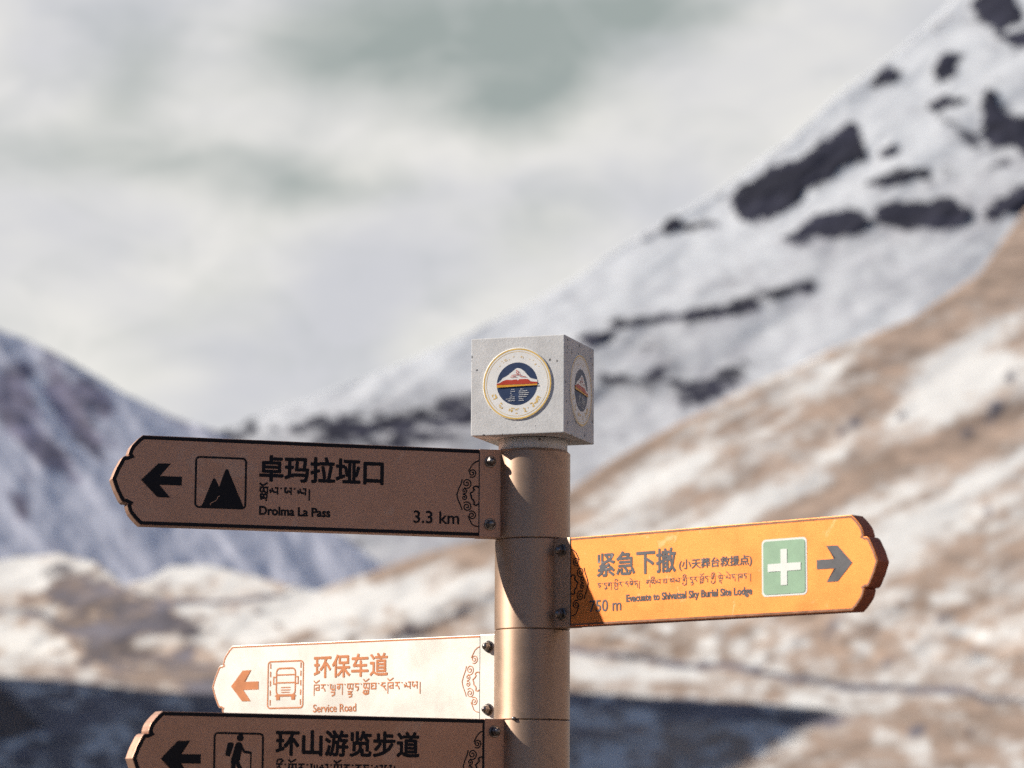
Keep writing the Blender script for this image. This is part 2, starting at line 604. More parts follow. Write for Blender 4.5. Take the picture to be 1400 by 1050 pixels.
def near_depth(X, Y, rough=True):
    ph = phi_of(X, Y)
    d = np.where(ph < PH1, 150 * S0 / (S0 - np.minimum(ph, PH1)), (D1 * S1 - Z1) / (S1 - np.clip(ph, PH1, .40)))
    if rough:
        f = sst(ph, .0, .06)
        xr, yr = X * .90 - Y * -.42, X * .42 + Y * .90
        n = fbm((X * .91 - Y * .41) / 260., (X * .41 + Y * .91) / 55., 4, 6)
        d = d * (1 + .009 * f * n + .001 * f * fbm(X / 40., Y / 26., 9, 3) + .008 * f * sst(-ph, -.09, -.05) * fbm(X / 110., Y / 30., 13, 4)) + (X - 700) * f * -.02
    return d


BROWN = ((880, 622, 130, 22, -28, .55), (1010, 566, 100, 20, -25, .35), (1235, 462, 120, 42, -30, .65), (1372, 340, 80, 55, -52, .8), (1120, 575, 140, 34, -20, .45),
         (1230, 640, 170, 42, -20, .55), (1330, 590, 60, 30, -20, .4), (990, 640, 70, 30, -25, .4), (800, 690, 60, 30, -20, .45), (1100, 700, 70, 22, -20, .35),
         (1260, 1010, 280, 60, 0, .30), (1000, 880, 300, 40, 5, .12), (600, 750, 130, 26, -14, .45), (700, 730, 80, 30, -25, .4), (1300, 780, 200, 30, -22, .18),
         (84, 800, 26, 22, 40, .55), (118, 832, 52, 30, 40, .7), (195, 830, 66, 34, 25, .6), (150, 882, 70, 22, 20, .6), (245, 918, 90, 22, 10, .55), (235, 862, 44, 15, 0, .5),
         (560, 862, 40, 12, -6, .45), (180, 925, 120, 14, 18, .45))
SNOW = ((1300, 522, 85, 36, -35, 1.1), (910, 645, 140, 19, -24, .9), (1058, 678, 70, 17, -25, .8), (1250, 722, 160, 19, -20, .8), (840, 765, 90, 30, -12, .4),
        (960, 590, 60, 12, -28, .6), (1120, 520, 70, 14, -25, .6), (1200, 690, 90, 12, -22, .5), (1340, 660, 80, 14, -22, .6), (960, 730, 90, 14, -24, .5), (1330, 860, 120, 16, -10, .3), (1130, 950, 90, 14, -3, .5), (860, 920, 120, 14, 3, .45), (1060, 620, 50, 12, -30, .6),
        (45, 785, 85, 22, 0, .9), (250, 784, 70, 17, -5, 1.0), (340, 852, 120, 22, -8, .6), (40, 880, 60, 18, 22, .6), (480, 832, 150, 26, -6, .55), (560, 800, 120, 12, -10, .5))


def near_masks(X, Y):
    st = .6 * fbm((X * .91 - Y * .41) / 170., (X * .41 + Y * .91) / 22., 12, 5) + .7 * fbm((X * .88 - Y * .47) / 80., (X * .47 + Y * .88) / 9., 7, 4)
    mo = .65 * fbm(X / 42., Y / 20., 3, 5) + .6 * fbm(X / 16., Y / 9., 8, 4)
    up = sst(-Y, -860, -760)
    b = .56 + .8 * (st * up + mo * (1 - up)) + .35 * mo + .22 * fbm(X / 14., Y / 9., 5, 4)
    wx = X + 14 * fbm(X / 50., Y / 40., 2, 4)
    wy = Y + 9 * fbm(X / 50. + 4, Y / 40., 6, 4)
    for q in BROWN:
        b = b + q[5] * blob(wx, wy, *q[:5])
    br = sst(b, .65, 1.2) * sst(-X, -480, -330) * sst(-Y, -950, -900)
    for q in SNOW:
        b = b - q[5] * blob(wx, wy, *q[:5])
    r = br * .5
    for pts, w, k in (([(770, 886), (1000, 915), (1160, 936), (1410, 957), (1600, 970)], 4, .85), ([(165, 800), (200, 815), (236, 826), (330, 824), (378, 818), (437, 792)], 4, .6),
                      ([(0, 830), (59, 846), (118, 873), (150, 895)], 7, .55), ([(165, 845), (224, 838)], 6, .6), ([(80, 775), (120, 800), (150, 835)], 8, .5)):
        r = np.maximum(r, k * strip(wx, wy, pts, w, 4))
    for cx, cy, s_, k in ((1168, 578, 13, .8), (1152, 590, 8, .9), (1232, 568, 10, .8), (1360, 560, 16, .8), (1382, 515, 14, .8), (1325, 592, 10, .7), (1040, 918, 10, .6), (1160, 935, 10, .6),
                          (1258, 1000, 12, .9), (1325, 1005, 10, .6), (960, 905, 8, .7), (1100, 925, 9, .7), (1240, 945, 9, .6), (1140, 850, 14, .5), (1060, 840, 12, .45), (1290, 840, 12, .5), (1350, 700, 10, .5), (1130, 870, 8, .4), (1330, 890, 10, .4), (565, 862, 14, .5), (1205, 905, 8, .4)):
        r = np.maximum(r, k * blob(wx, wy, cx, cy, s_, s_ * .8, -20))
    dark = sst(Y, 900, 945) * sst(-X, -760, -520)             # bare dark gravel on the near left of the floor
    r = np.maximum(r, dark * (.46 + .6 * mo))
    shadow_tip = inside(wx, wy, [(770, 950), (900, 952), (1170, 982), (1140, 1000), (980, 985), (880, 990), (850, 1060), (770, 1080)], 14)  # rock tone painted over the cast shadow's tip to deepen it
    r = np.maximum(r, shadow_tip * (.22 + .55 * sst(X, 850, 960) + .35 * sst(-Y, -985, -950) + .5 * mo))
    return b, np.clip(r, 0, 1.2), r * .4


M_NEAR = terrain_mat('snow_dusted_hillside', (.61, .595, .565), (.30, .222, .172), (.12, .11, .125), .05, .25, .6)
near_ridge = [(-800, 640), (-400, 720), (-100, 768), (0, 765), (80, 758), (130, 770), (170, 802), (205, 792), (230, 774), (290, 770), (360, 792), (430, 808), (480, 792), (560, 764), (660, 736),
              (780, 668), (900, 592), (1000, 542), (1130, 482), (1250, 432), (1340, 372), (1400, 290), (1500, 190), (1700, 60), (2000, -80)]
terrain('hillside', -800, 2000, 5, near_ridge, 1175, 130, near_depth, near_masks, M_NEAR, label='brown hillside streaked with snow climbing to the right')


# --- steep crag left of the view that shades the valley floor
def crag():
    X0, tan = -92., math.tan(SUN_EL)
    edge = [(840, -330), (870, -300), (890, -120), (905, 0), (917, 100), (930, 200), (939, 300), (944, 600), (948, 780), (956, 880), (968, 1000), (977, 1100), (986, 1165),
            (1000, 1125), (1020, 1080), (1045, 1030), (1070, 960), (1124, 800)]
    ys, hs = [], []
    for py, px in edge:
        d = float(near_depth(np.array([float(px)]), np.array([float(py)]), False)[0])
        p = to_world(np.array([float(px)]), np.array([float(py)]), np.array([d]))[0]
        ys.append(p[1])
        hs.append(p[2] + (p[0] - X0) * tan)
    ys, hs = ys[::-1], hs[::-1]
    ys = [-420, -380, -200, -60, 20, 70, 100, 130] + ys + [ys[-1] + 14, ys[-1] + 60]
    hs = [-2, 20, 34, 36, 34, 28, 24, 34] + hs + [8, -2]
    yy = np.arange(-420, ys[-1], 1.5)
    hh = np.interp(yy, ys, hs)
    tt = np.linspace(-1, 1, 41)
    P = np.zeros((len(yy), 41, 3))
    for j, t in enumerate(tt):
        w = np.maximum(hh, 2) / (1.25 if t > 0 else .9) + 4
        n = fbm(yy / 14. + 30, np.full(len(yy), t * 4), 5, 5) * 5 * min(1, abs(t) * 3)
        P[:, j, 0] = X0 + t * w + n * .6
        P[:, j, 1] = yy
        P[:, j, 2] = hh * (1 - abs(t) ** .9) - 2 * abs(t) + n * .5
    bm = bmesh.new()
    vv = [[bm.verts.new(P[i, j]) for j in range(41)] for i in range(len(yy))]
    for i in range(len(yy) - 1):
        for j in range(40):
            bm.faces.new((vv[i][j], vv[i][j + 1], vv[i + 1][j + 1], vv[i + 1][j]))
    o = obj('crag', bm, paint('crag_rock', (.12, .105, .10), .9, 0, .3, .25, spec=.2, bump=.8, bscale=1.2, dist=.8), None, True)
    tag(o, 'dark rocky ridge along the left of the valley floor', 'hill', 'structure')


crag()


# --- unseen hill added right of and behind the viewer to bounce warm sun
def flank():
    xs = np.linspace(0, 1, 40)
    # foot line: from beside the near hillside, round behind the viewer
    foot = [(110, 170), (90, 60), (80, -60), (85, -200), (40, -330), (-80, -380)]
    crest = [(300, 260), (290, 90), (280, -120), (260, -380), (60, -640), (-120, -680)]
    k = np.linspace(0, 1, 90)
    kk = np.linspace(0, 1, len(foot))
    fx, fy = np.interp(k, kk, [p[0] for p in foot]), np.interp(k, kk, [p[1] for p in foot])
    cx, cy = np.interp(k, kk, [p[0] for p in crest]), np.interp(k, kk, [p[1] for p in crest])
    ch = np.interp(k, kk, [95, 105, 100, 105, 90, 40])
    bm = bmesh.new()
    rows = []
    for i in range(90):
        row = []
        for j, t in enumerate(np.linspace(0, 1.5, 46)):
            x, y = fx[i] + (cx[i] - fx[i]) * t, fy[i] + (cy[i] - fy[i]) * t
            z = ch[i] * (t if t < 1 else 1 - (t - 1) * 2.1) - 1.5
            z += float(fbm(np.array(x / 45.), np.array(y / 45.), 2, 5)) * 6 * min(1, t * 4)
            row.append(bm.verts.new((x, y, z)))
        rows.append(row)
    for a, b in zip(rows, rows[1:]):
        for j in range(45):
            bm.faces.new((a[j], a[j + 1], b[j + 1], b[j]))
    o = obj('slope', bm, M_NEAR, None, True)
    n = len(o.data.vertices)
    co = np.zeros(n * 3, np.float32)
    o.data.vertices.foreach_get('co', co)
    co = co.reshape(-1, 3)
    bare = .85 + .5 * fbm(co[:, 0] / 30., co[:, 1] / 30., 7, 4)
    a = o.data.attributes.new('bare', 'FLOAT', 'POINT')
    a.data.foreach_set('value', bare.astype(np.float32))
    tag(o, 'added unseen snow dusted brown slope bouncing sun from the right', 'hill', 'structure')


flank()


def ground():
    bm = bmesh.new()
    n, rad = 64, [0, 2, 6, 15, 40, 100, 300, 900, 3000, 8000]
    c = bm.verts.new((0, 0, 0))
    prev = None
    for r in rad[1:]:
        ring = [bm.verts.new((r * math.cos(2 * math.pi * i / n), r * math.sin(2 * math.pi * i / n),
                              (.04 * math.sin(i * 1.7 + r) if 2 < r < 100 else 0) - (.2 if r > 80 else 0))) for i in range(n)]
        for i in range(n):
            j = (i + 1) % n
            if prev is None:
                bm.faces.new((c, ring[i], ring[j]))
            else:
                bm.faces.new((prev[i], ring[i], ring[j], prev[j]))
        prev = ring
    m, g, p = mat_new('gravel_and_snow')
    v = g.new('ShaderNodeTexCoord').outputs['Object']
    f = g.ramp(g.noise(v, .6, 8, .65, .5), .58, .7)
    g.put(p.inputs['Base Color'], g.mix(f, g.mix(g.noise(v, 30, 5, .7), (.04, .034, .03), (.10, .08, .065)), (.5, .48, .46)))
    p.inputs['Roughness'].default_value = .95
    o = obj('ground', bm, m, None, True)
    tag(o, 'gravel ground with patches of snow round the signpost', 'ground', 'structure')


ground()

# ------------------------------------------------------------------ signpost
ZB = 1.5 + .598964                     # height datum measured from the photo
T, H, LC, LT, UB, RP = .02424, .11965, .54223, .58151, .0797, .05157
SEAMS = [ZB - .0940, ZB - .2175, ZB - .3405, ZB - .4625, ZB - .586]


def build_post():
    root = empty('signpost', (0, 0, 0))
    tag(root, 'round bronze metal post in stacked collars carrying the direction boards', 'post')
    for a, b in zip(SEAMS, SEAMS[1:]):
        bm = bmesh.new()
        g = .0004
        lathe(bm, [(RP - .003, b + g), (RP - .0012, b + g), (RP, b + g + .001), (RP, a - g - (.004 if a == SEAMS[0] else .001)), (RP - (.004 if a == SEAMS[0] else .0012), a - g), (RP - .006, a - g)], 96)
        o = obj('collar', bm, M_POLE, root, True)
        em = o.modifiers.new('edge', 'EDGE_SPLIT')
        em.split_angle = math.radians(15)
    bm = bmesh.new()
    lathe(bm, [(RP - .0045, .006), (RP - .0045, SEAMS[0] - .002)], 64)
    obj('inner_tube', bm, paint('dark_tube', (.03, .025, .02), .6, .6), root, True)
    bm = bmesh.new()
    lathe(bm, [(RP, .012), (RP, SEAMS[-1] - .001), (RP - .003, SEAMS[-1] - .0005)], 96)
    obj('lower_shaft', bm, M_POLE, root, True)
    bm = bmesh.new()
    lathe(bm, [(.11, -.02), (.11, .012), (.105, .015), (RP + .001, .015)], 64)
    obj('base_flange', bm, M_POLE, root)
    bm = bmesh.new()
    lathe(bm, [(.0475, SEAMS[0] - .003), (.0475, ZB - .0795)], 64)
    obj('neck', bm, M_CONC, root, True)
    # lifting lug pin left on the third collar
    bm = bmesh.new()
    a = math.radians(-90 - 28)
    Mx = Matrix.Translation((RP * math.cos(a), RP * math.sin(a), SEAMS[3] + .001)) @ Matrix.Rotation(a, 4, 'Z') @ Matrix.Rotation(math.pi / 2, 4, 'Y')
    lathe(bm, [(.0026, -.002), (.0026, .0022), (.0014, .003)], 12, True, Mx)
    obj('grub_screw', bm, M_STEEL, root, True)
    return root


build_post()


# ---------- flat printed shapes, drawn on a sign face in millimetres (u along the arm from the post, z up)
class Print:
    """collects flat faces for one printed mark; every stroke sits a few microns above the last"""
    def __init__(s, face, lift=.00035):
        s.bm, s.face, s.k, s.lift = bmesh.new(), face, 0, lift

    def h(s):
        s.k += 1
        return s.lift + (s.k % 14) * .000012

    def poly(s, pts):
        h = s.h()
        vs_ = [s.bm.verts.new(s.face(u, z, h)) for u, z in pts]
        f = s.bm.faces.new(vs_)
        if len(pts) > 4:
            bmesh.ops.triangulate(s.bm, faces=[f])

    def line(s, pts, w, closed=False):
        """ribbon of constant width with mitred corners"""
        P = [Vector(p) for p in pts]
        n = len(P)
        h = s.h()
        L, Rr = [], []
        for i in range(n):
            a = P[i - 1] if (i > 0 or closed) else None
            b = P[(i + 1) % n] if (i < n - 1 or closed) else None
            d1 = (P[i] - a).normalized() if a is not None else None
            d2 = (b - P[i]).normalized() if b is not None else None
            d = (d1 or Vector((0, 0))) + (d2 or Vector((0, 0)))
            d = d.normalized() if d.length > 1e-6 else (d1 or d2)
            nn = Vector((-d.y, d.x))
            k = 1.0
            if d1 is not None and d2 is not None:
                k = 1 / max(.55, abs(nn.dot(Vector((-d1.y, d1.x)))))
            L.append(P[i] + nn * w / 2 * k)
            Rr.append(P[i] - nn * w / 2 * k)
        vl = [s.bm.verts.new(s.face(p.x, p.y, h)) for p in L]
        vr = [s.bm.verts.new(s.face(p.x, p.y, h)) for p in Rr]
        for i in range(n if closed else n - 1):
            j = (i + 1) % n
            s.bm.faces.new((vl[i], vr[i], vr[j], vl[j]))

    def disc(s, cx, cz, rx, rz=None, seg=28):
        rz = rz or rx
        s.poly([(cx + rx * math.cos(2 * math.pi * i / seg), cz + rz * math.sin(2 * math.pi * i / seg)) for i in range(seg)])

    def build(s, name, mat, parent):
        return obj(name, s.bm, mat, parent)


def round_rect(u0, u1, z0, z1, r, seg=5):
    out = []
    for cx, cz, a0 in ((u1 - r, z1 - r, 0), (u0 + r, z1 - r, 90), (u0 + r, z0 + r, 180), (u1 - r, z0 + r, 270)):
        for i in range(seg + 1):
            a = math.radians(a0 + 90 * i / seg)
            out.append((cx + r * math.cos(a), cz + r * math.sin(a)))
    return out


def glyph_mesh(text):
    c = bpy.data.curves.new('glyphs', 'FONT')
    c.body = text
    c.resolution_u = 4
    o = bpy.data.objects.new('glyphs', c)
    COL.objects.link(o)
    dg = bpy.context.evaluated_depsgraph_get()
    me = bpy.data.meshes.new_from_object(o.evaluated_get(dg))
    vs_ = np.array([v.co[:2] for v in me.vertices])
    fs = [list(p.vertices) for p in me.polygons]
    bpy.data.objects.remove(o)
    bpy.data.curves.remove(c)
    bpy.data.meshes.remove(me)
    return vs_, fs


def lettering(name, text, face, box_, mat, parent, bold=0.0, sgn=1, thick_y=None):
    """text fitted into box_ = (u at its left end, u at its right end, z bottom, z top)"""
    v, fs = glyph_mesh(text)
    ua, ub, z0, z1 = box_
    mn, mx = v.min(0), v.max(0)
    sx, sz = (ub - ua) / (mx[0] - mn[0]), (z1 - z0) / (mx[1] - mn[1])
    bm = bmesh.new()
    offs = [(0, 0)]
    if bold:
        offs += [(math.cos(a) * bold, math.sin(a) * bold) for a in [k * math.pi / 4 for k in range(8)]]
    for k, (ox, oz) in enumerate(offs):
        h = .00035 + k * .000014
        q = [bm.verts.new(face(ua + (x - mn[0]) * sx + ox, z0 + (y - mn[1]) * sz + oz, h)) for x, y in v]
        for f in fs:
            try:
                bm.faces.new([q[i] for i in f])
            except ValueError:
                pass
    return obj(name, bm, mat, parent)


# ---------- Tibetan letters as pen strokes on a unit box (head line at 1, foot at 0)
TB = {
    'ka': (1.0, [[(0, 1), (1, 1)], [(.92, 1), (.92, -.55)], [(.5, 1), (.5, .5), (.3, .3), (.1, .42), (.14, .66), (.34, .7)]]),
    'kha': (1.0, [[(.02, 1), (.95, 1)], [(.06, 1), (.06, -.6)], [(.88, 1), (.88, .2), (.4, .22), (.3, .42), (.5, .58), (.88, .6)]]),
    'ga': (1.0, [[(0, 1), (1, 1)], [(.92, 1), (.92, -.6)], [(.45, 1), (.5, .5), (.3, .28), (.1, .4), (.12, .66), (.4, .66)]]),
    'nga': (.75, [[(0, 1), (.75, 1)], [(.2, 1), (.18, .55), (.6, .55), (.62, .2), (.4, -.05)]]),
    'tha': (.9, [[(0, 1), (.9, 1)], [(.12, 1), (.08, .4), (.4, .2), (.75, .35), (.8, 1)], [(.4, .2), (.45, .6), (.75, .62)]]),
    'da': (.75, [[(0, 1), (.75, 1)], [(.15, 1), (.15, .6), (.5, .58), (.62, .3), (.62, -.3)]]),
    'na': (.95, [[(0, 1), (.95, 1)], [(.2, 1), (.2, .6), (.55, .55), (.45, .25), (.2, .3)], [(.6, .6), (.85, .4), (.88, -.5)]]),
    'pha': (.95, [[(0, 1), (.35, 1)], [(.1, 1), (.1, .2), (.85, .2), (.85, 1)], [(.85, .65), (.5, .65), (.5, .9)]]),
    'ba': (.9, [[(0, 1), (.9, 1)], [(.1, 1), (.1, .2), (.8, .2), (.8, 1)], [(.1, .6), (.5, .68)]]),
    'ma': (.95, [[(0, 1), (.35, 1)], [(.6, 1), (.95, 1)], [(.12, 1), (.12, .45), (.35, .3), (.5, .6), (.85, .35)], [(.85, 1), (.85, 0)]]),
    'tsa': (1.1, [[(0, 1), (.4, 1)], [(.6, 1), (1.1, 1)], [(.15, 1), (.12, .4), (.4, .25), (.6, .55), (.95, .3)], [(.95, 1), (.95, .05)], [(.45, 1), (.42, .62)]]),
    'dza': (.9, [[(0, 1), (.9, 1)], [(.3, 1), (.25, .6), (.7, .6), (.75, .3), (.3, .2), (.7, 0)]]),
    'ya': (1.0, [[(0, 1), (.3, 1)], [(.14, 1), (.14, .4), (.4, .2), (.85, .25)], [(.85, 1), (.85, .05)], [(.5, .95), (.5, .3)]]),
    'ra': (.8, [[(0, 1), (.8, 1)], [(.4, 1), (.36, .6), (.08, .5)], [(.36, .6), (.6, .35), (.72, .0)]]),
    'la': (1.05, [[(.62, 1), (1.05, 1)], [(.02, .75), (.12, .35), (.35, .6), (.5, .35), (.9, .35)], [(.95, 1), (.95, 0)], [(.2, .95), (.4, .8)]]),
    'sa': (1.05, [[(0, 1), (1.05, 1)], [(.14, 1), (.06, .5), (.3, .25), (.5, .55), (.5, 1)], [(.5, .55), (.7, .25), (.95, .3)], [(.95, 1), (.95, .05)]]),
    'a': (.95, [[(.15, 1), (.75, 1)], [(.4, 1), (.1, .65), (.45, .5), (.8, .62)], [(.45, .5), (.7, .2), (.92, -.1)]]),
    '.': (.35, [[(.08, 1.0), (.25, .9)]]),
    '|': (.5, [[(.2, 1), (.2, -.75)]]),
    ' ': (1.0, []),
    # marks drawn over the letter before them
    '_r': (0, [[(.1, -.12), (.85, -.1), (.55, -.35), (.25, -.42)]]),
    '_y': (0, [[(.15, .05), (.0, -.35), (.3, -.62), (.7, -.55), (.88, -.1)]]),
    '_u': (0, [[(.2, -.12), (.8, -.12), (.8, -.5), (.35, -.7)]]),
    '_u2': (0, [[(.15, -.5), (.8, -.5), (.75, -.85), (.3, -.95)]]),
    '_g': (0, [[(.05, -.05), (.95, -.05)], [(.1, -.1), (.15, -.42), (.5, -.45), (.5, -.1)], [(.88, -.05), (.88, -.6)]]),
    '_g2': (0, [[(.05, -.6), (.9, -.6)], [(.2, -.62), (.2, -.9)], [(.8, -.62), (.8, -1.05)]]),
    '_d': (0, [[(.1, -.1), (.8, -.1)], [(.3, -.1), (.3, -.4), (.7, -.5), (.7, -.8)]]),
    '_o': (0, [[(.0, 1.65), (.32, 1.3), (.5, 1.38), (.95, 1.7)]]),
    '_e': (0, [[(.1, 1.75), (.65, 1.2)]]),
    '_i': (0, [[(.1, 1.2), (.2, 1.6), (.6, 1.7), (.85, 1.45), (.5, 1.2)]]),
}


def tibetan(name, seq, face, ua, ub, zfoot, zhead, pen, mat, parent):
    toks = seq.split(',')
    tot = sum(TB[t][0] + (.16 if TB[t][0] else 0) for t in toks)
    k = (ub - ua) / tot
    hz = zhead - zfoot
    pr = Print(face)
    x, last = 0.0, 0.0
    for t in toks:
        adv, strokes = TB[t]
        ox = x if adv else last
        for st in strokes:
            thin = all(abs(p[0] - st[0][0]) < .01 for p in st)
            pr.line([(ua + (ox + p[0]) * k, zfoot + p[1] * hz) for p in st], pen * (.8 if thin else 1))
        if adv:
            last = x
            x += adv + .16
    return pr.build(name, mat, parent)


# outline of an arm's pointed end, from the corner to the tip: (share of the way out, share of the half height)
END = [(0, 1), (.15, .915), (.27, .83), (.37, .75), (.43, .67), (.468, .58), (.472, .55), (.455, .535), (.50, .522), (.58, .525), (.64, .50), (.70, .45), (.80, .32), (.857, .25), (.93, .125), (1, 0)]


def outline(u_start):
    top = [(LC + f * (LT - LC), h * H / 2) for f, h in END]
    bot = [(u, -z) for u, z in reversed(top[:-1])]
    return [(u_start, H / 2)] + top + bot + [(u_start, -H / 2)]


def inset(pts, w):
    """open polyline moved inwards (towards the board's middle) by w, in the same order"""
    out = []
    n = len(pts)
    for i, p in enumerate(pts):
        a, b = Vector(pts[max(0, i - 1)]), Vector(pts[min(n - 1, i + 1)])
        p = Vector(p)
        d1 = (p - a).normalized() if i > 0 else (b - p).normalized()
        d2 = (b - p).normalized() if i < n - 1 else d1
        n1, n2 = Vector((d1.y, -d1.x)), Vector((d2.y, -d2.x))
        nn = n1 + n2
        nn = nn / max(.8, nn.length * nn.length / 2)
        out.append(p + nn * w)
    return out


def scroll_pts(cx, cz, r, turns, a0, sgn=1, n=26, r0=.12):
    return [(cx + r * (r0 + (1 - r0) * i / n) * math.cos(a0 + sgn * 2 * math.pi * turns * i / n),
             cz + r * (r0 + (1 - r0) * i / n) * math.sin(a0 + sgn * 2 * math.pi * turns * i / n)) for i in range(n + 1)]


def arrow_pts(tip, dirn):
    """measured arrow; dirn +1 tip away from the post"""
    p = [(543, 0), (520.5, 22.9), (503.5, 23.4), (517.8, 6.2), (488.6, 6.2), (488.6, -5.4), (518.5, -5.4), (503.5, -22), (520.5, -22)]
    return p


def build_sign(psi, side, toward, zc, name, label, mboard, mprint, mborder, mside=None, pen=1.0, border_w=4.6, medge=None):
    """arm leaving the post to `side` (-1 left, +1 right), swung by psi towards (or away from) the viewer"""
    u = Vector((side * math.cos(psi), -math.sin(psi) if toward else math.sin(psi), 0))
    n = Vector((u.y, -u.x, 0))
    if n.y > 0:
        n = -n
    root = empty(name, (0, 0, zc), 0)
    tag(root, label, 'sign')

    def face(um, zm, h=0.0):
        return u * (um / 1000) + n * (T / 2 + h) + Vector((0, 0, zm / 1000))

    # board
    pts = outline(RP * .93)
    bm = bmesh.new()
    fr = [bm.verts.new(u * a + n * T / 2 + Vector((0, 0, b))) for a, b in pts]
    bk = [bm.verts.new(u * a - n * T / 2 + Vector((0, 0, b))) for a, b in pts]
    f1, f2 = bm.faces.new(fr), bm.faces.new(list(reversed(bk)))
    sides = []
    for i in range(len(pts)):
        j = (i + 1) % len(pts)
        sides.append(bm.faces.new((fr[i], bk[i], bk[j], fr[j])))
    bmesh.ops.recalc_face_normals(bm, faces=bm.faces[:])
    rim = list({e for f in (f1, f2) for e in f.edges})
    bmesh.ops.bevel(bm, geom=rim, offset=.0007, segments=2, affect='EDGES', profile=.5)
    bo = obj('board', bm, mboard, root)
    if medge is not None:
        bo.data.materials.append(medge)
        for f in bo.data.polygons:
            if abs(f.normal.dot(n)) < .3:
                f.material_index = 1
    # clamp bracket over the root of the arm
    b = bmesh.new()
    box(b, .030, UB, -T / 2 - .0008, T / 2 + .0008, -H / 2 - .0006, H / 2 + .0006, .0010)
    rot = Matrix((u.to_tuple(), n.to_tuple(), (0, 0, 1))).transposed().to_4x4()
    bmesh.ops.transform(b, matrix=rot, verts=b.verts[:])
    obj('bracket', b, mside or mboard, root)
    # bolts through the bracket
    for zb in (.0435, -.0425):
        bm = bmesh.new()
        base = Matrix.Translation(u * .0645 + Vector((0, 0, zb))) @ n.to_track_quat('Z', 'Y').to_matrix().to_4x4()
        for sg in (1, -1):
            Mx = base @ (Matrix.Identity(4) if sg == 1 else Matrix.Rotation(math.pi, 4, 'X'))
            z0 = T / 2 + .0008
            lathe(bm, [(.0082, z0 - .0002), (.0082, z0 + .0014), (.0075, z0 + .002)], 24, True, Mx)
            lathe(bm, [(.0066, z0 + .0018), (.0066, z0 + .0060), (.0058, z0 + .0072)], 6, True, Mx)
            lathe(bm, [(.0052, z0 + .0068), (.0050, z0 + .0085), (.0040, z0 + .0105), (.0022, z0 + .0117), (.0004, z0 + .0121)], 20, True, Mx)
        lathe(bm, [(.0042, -T / 2 - .004), (.0042, T / 2 + .004)], 12, False, base)
        obj('bolt', bm, M_STEEL, root)
    # border line round the board
    P = Print(face, .0003)
    pl = [(a * 1000, b_ * 1000) for a, b_ in outline(UB + .0004)]
    outer, inner = inset(pl, .9), inset(pl, .9 + border_w)
    h = .0003
    vo = [P.bm.verts.new(face(p.x, p.y, h)) for p in outer]
    vi = [P.bm.verts.new(face(p.x, p.y, h)) for p in inner]
    for i in range(len(vo) - 1):
        P.bm.faces.new((vo[i], vo[i + 1], vi[i + 1], vi[i]))
    P.build('border_line', mborder, root)
    # scroll ornament beside the bracket
    P = Print(face)
    w = 1.6 * pen
    for c in ((90, 27, 6.2, 1.75, .6, 1), (97.6, 12.5, 7.2, 1.8, .2, 1), (101, 2.2, 4.2, 1.4, 2.6, 1), (101, -7, 4.2, 1.4, 3.6, -1), (97.2, -19.5, 7.0, 1.8, -.4, -1), (90, -31, 6.2, 1.75, -.6, -1)):
        P.line(scroll_pts(*c), w)
    P.line([(80.6, 44), (85, 42.5), (89.5, 39), (92.5, 34), (95.5, 29)], w)
    P.line([(80.6, -46), (86, -45.2), (90, -43), (92, -39), (95.5, -32)], w)
    P.line([(104, 18), (105.3, 12), (109, 4), (111.4, -3.6), (109.5, -11), (106, -18), (103.8, -24)], w)
    P.line([(80.6, 7), (83, 9.2), (86.5, 8.8), (88.5, 6.6), (86.8, 4.2), (89.5, 1), (92.6, -1), (91, -4.5), (90.6, -8), (88, -10), (86.6, -12.5), (87.4, -16), (84, -17.3), (80.8, -15)], w * 1.25)
    P.build('scroll_ornament', mprint if mprint is not M_GREYBLACK else M_BLACK, root)
    # edge line along the bracket
    P = Print(face)
    P.line([(UB * 1000 + .5, 59), (UB * 1000 + .5, -59)], 1.0 if psi != .50289 else 4.5)
    P.build('edge_line', mborder if psi == .50289 else M_BLACK, root)
    # arrow
    P = Print(face)
    P.poly([(543, .3), (520.5, 22.9), (503.5, 23.4), (517.8, 6.4), (519, .3)])
    P.poly([(519, .3), (518.5, -5.4), (503.5, -22), (520.5, -22), (543, .3)])
    P.poly([(523, 6.4), (488.6, 6.4), (488.6, -5.4), (523, -5.4)])
    P.build('arrow', mprint, root)
    return root, face


ICON = (401.5, 471.5, -34.3, 35.2)


def icon_frame(face, root, mat, w):
    P = Print(face)
    P.line(round_rect(ICON[0] + w / 2, ICON[1] - w / 2, ICON[2] + w / 2, ICON[3] - w / 2, 5), w, True)
    return P.build('pictogram_frame', mat, root)


# ---- board 1: brown, mountain pass
root, face = build_sign(.28461, -1, True, ZB - .15572, 'direction_sign',
                        'dark brown arrow board with a two-peak pictogram, topmost, reading 3.3 km', M_BRONZE, M_BLACK, M_BLACK)
icon_frame(face, root, M_BLACK, 2.7)
P = Print(face)
P.poly([(463, -31.8), (460, -28), (447.5, 4.5), (445.5, 6.3), (443.5, 4.5), (438.6, -5), (428.5, -31.8)])
P.poly([(442, -31.8), (442, -12), (438.2, -4.3), (431, 17.5), (428.7, 19.3), (426.6, 17.5), (406.5, -28), (405.4, -31.8)])
P.build('peaks_pictogram', M_BLACK, root)
P = Print(face, .0006)
P.line([(450.5, -30), (449, -27), (444, -24.5), (441, -22), (440, -18.5), (437.5, -17)], .8)
P.build('trail_line', M_BRONZE, root)
lettering('chinese_lettering', '卓玛拉垭口', face, (384, 215, 5.5, 39.5), M_BLACK, root, 1.1)
tibetan('tibetan_lettering', 'sa,_g,_g2,_o,la,.,ma,.,la,|', face, 384, 311, -12.5, -3.6, 2.5, M_BLACK, root)
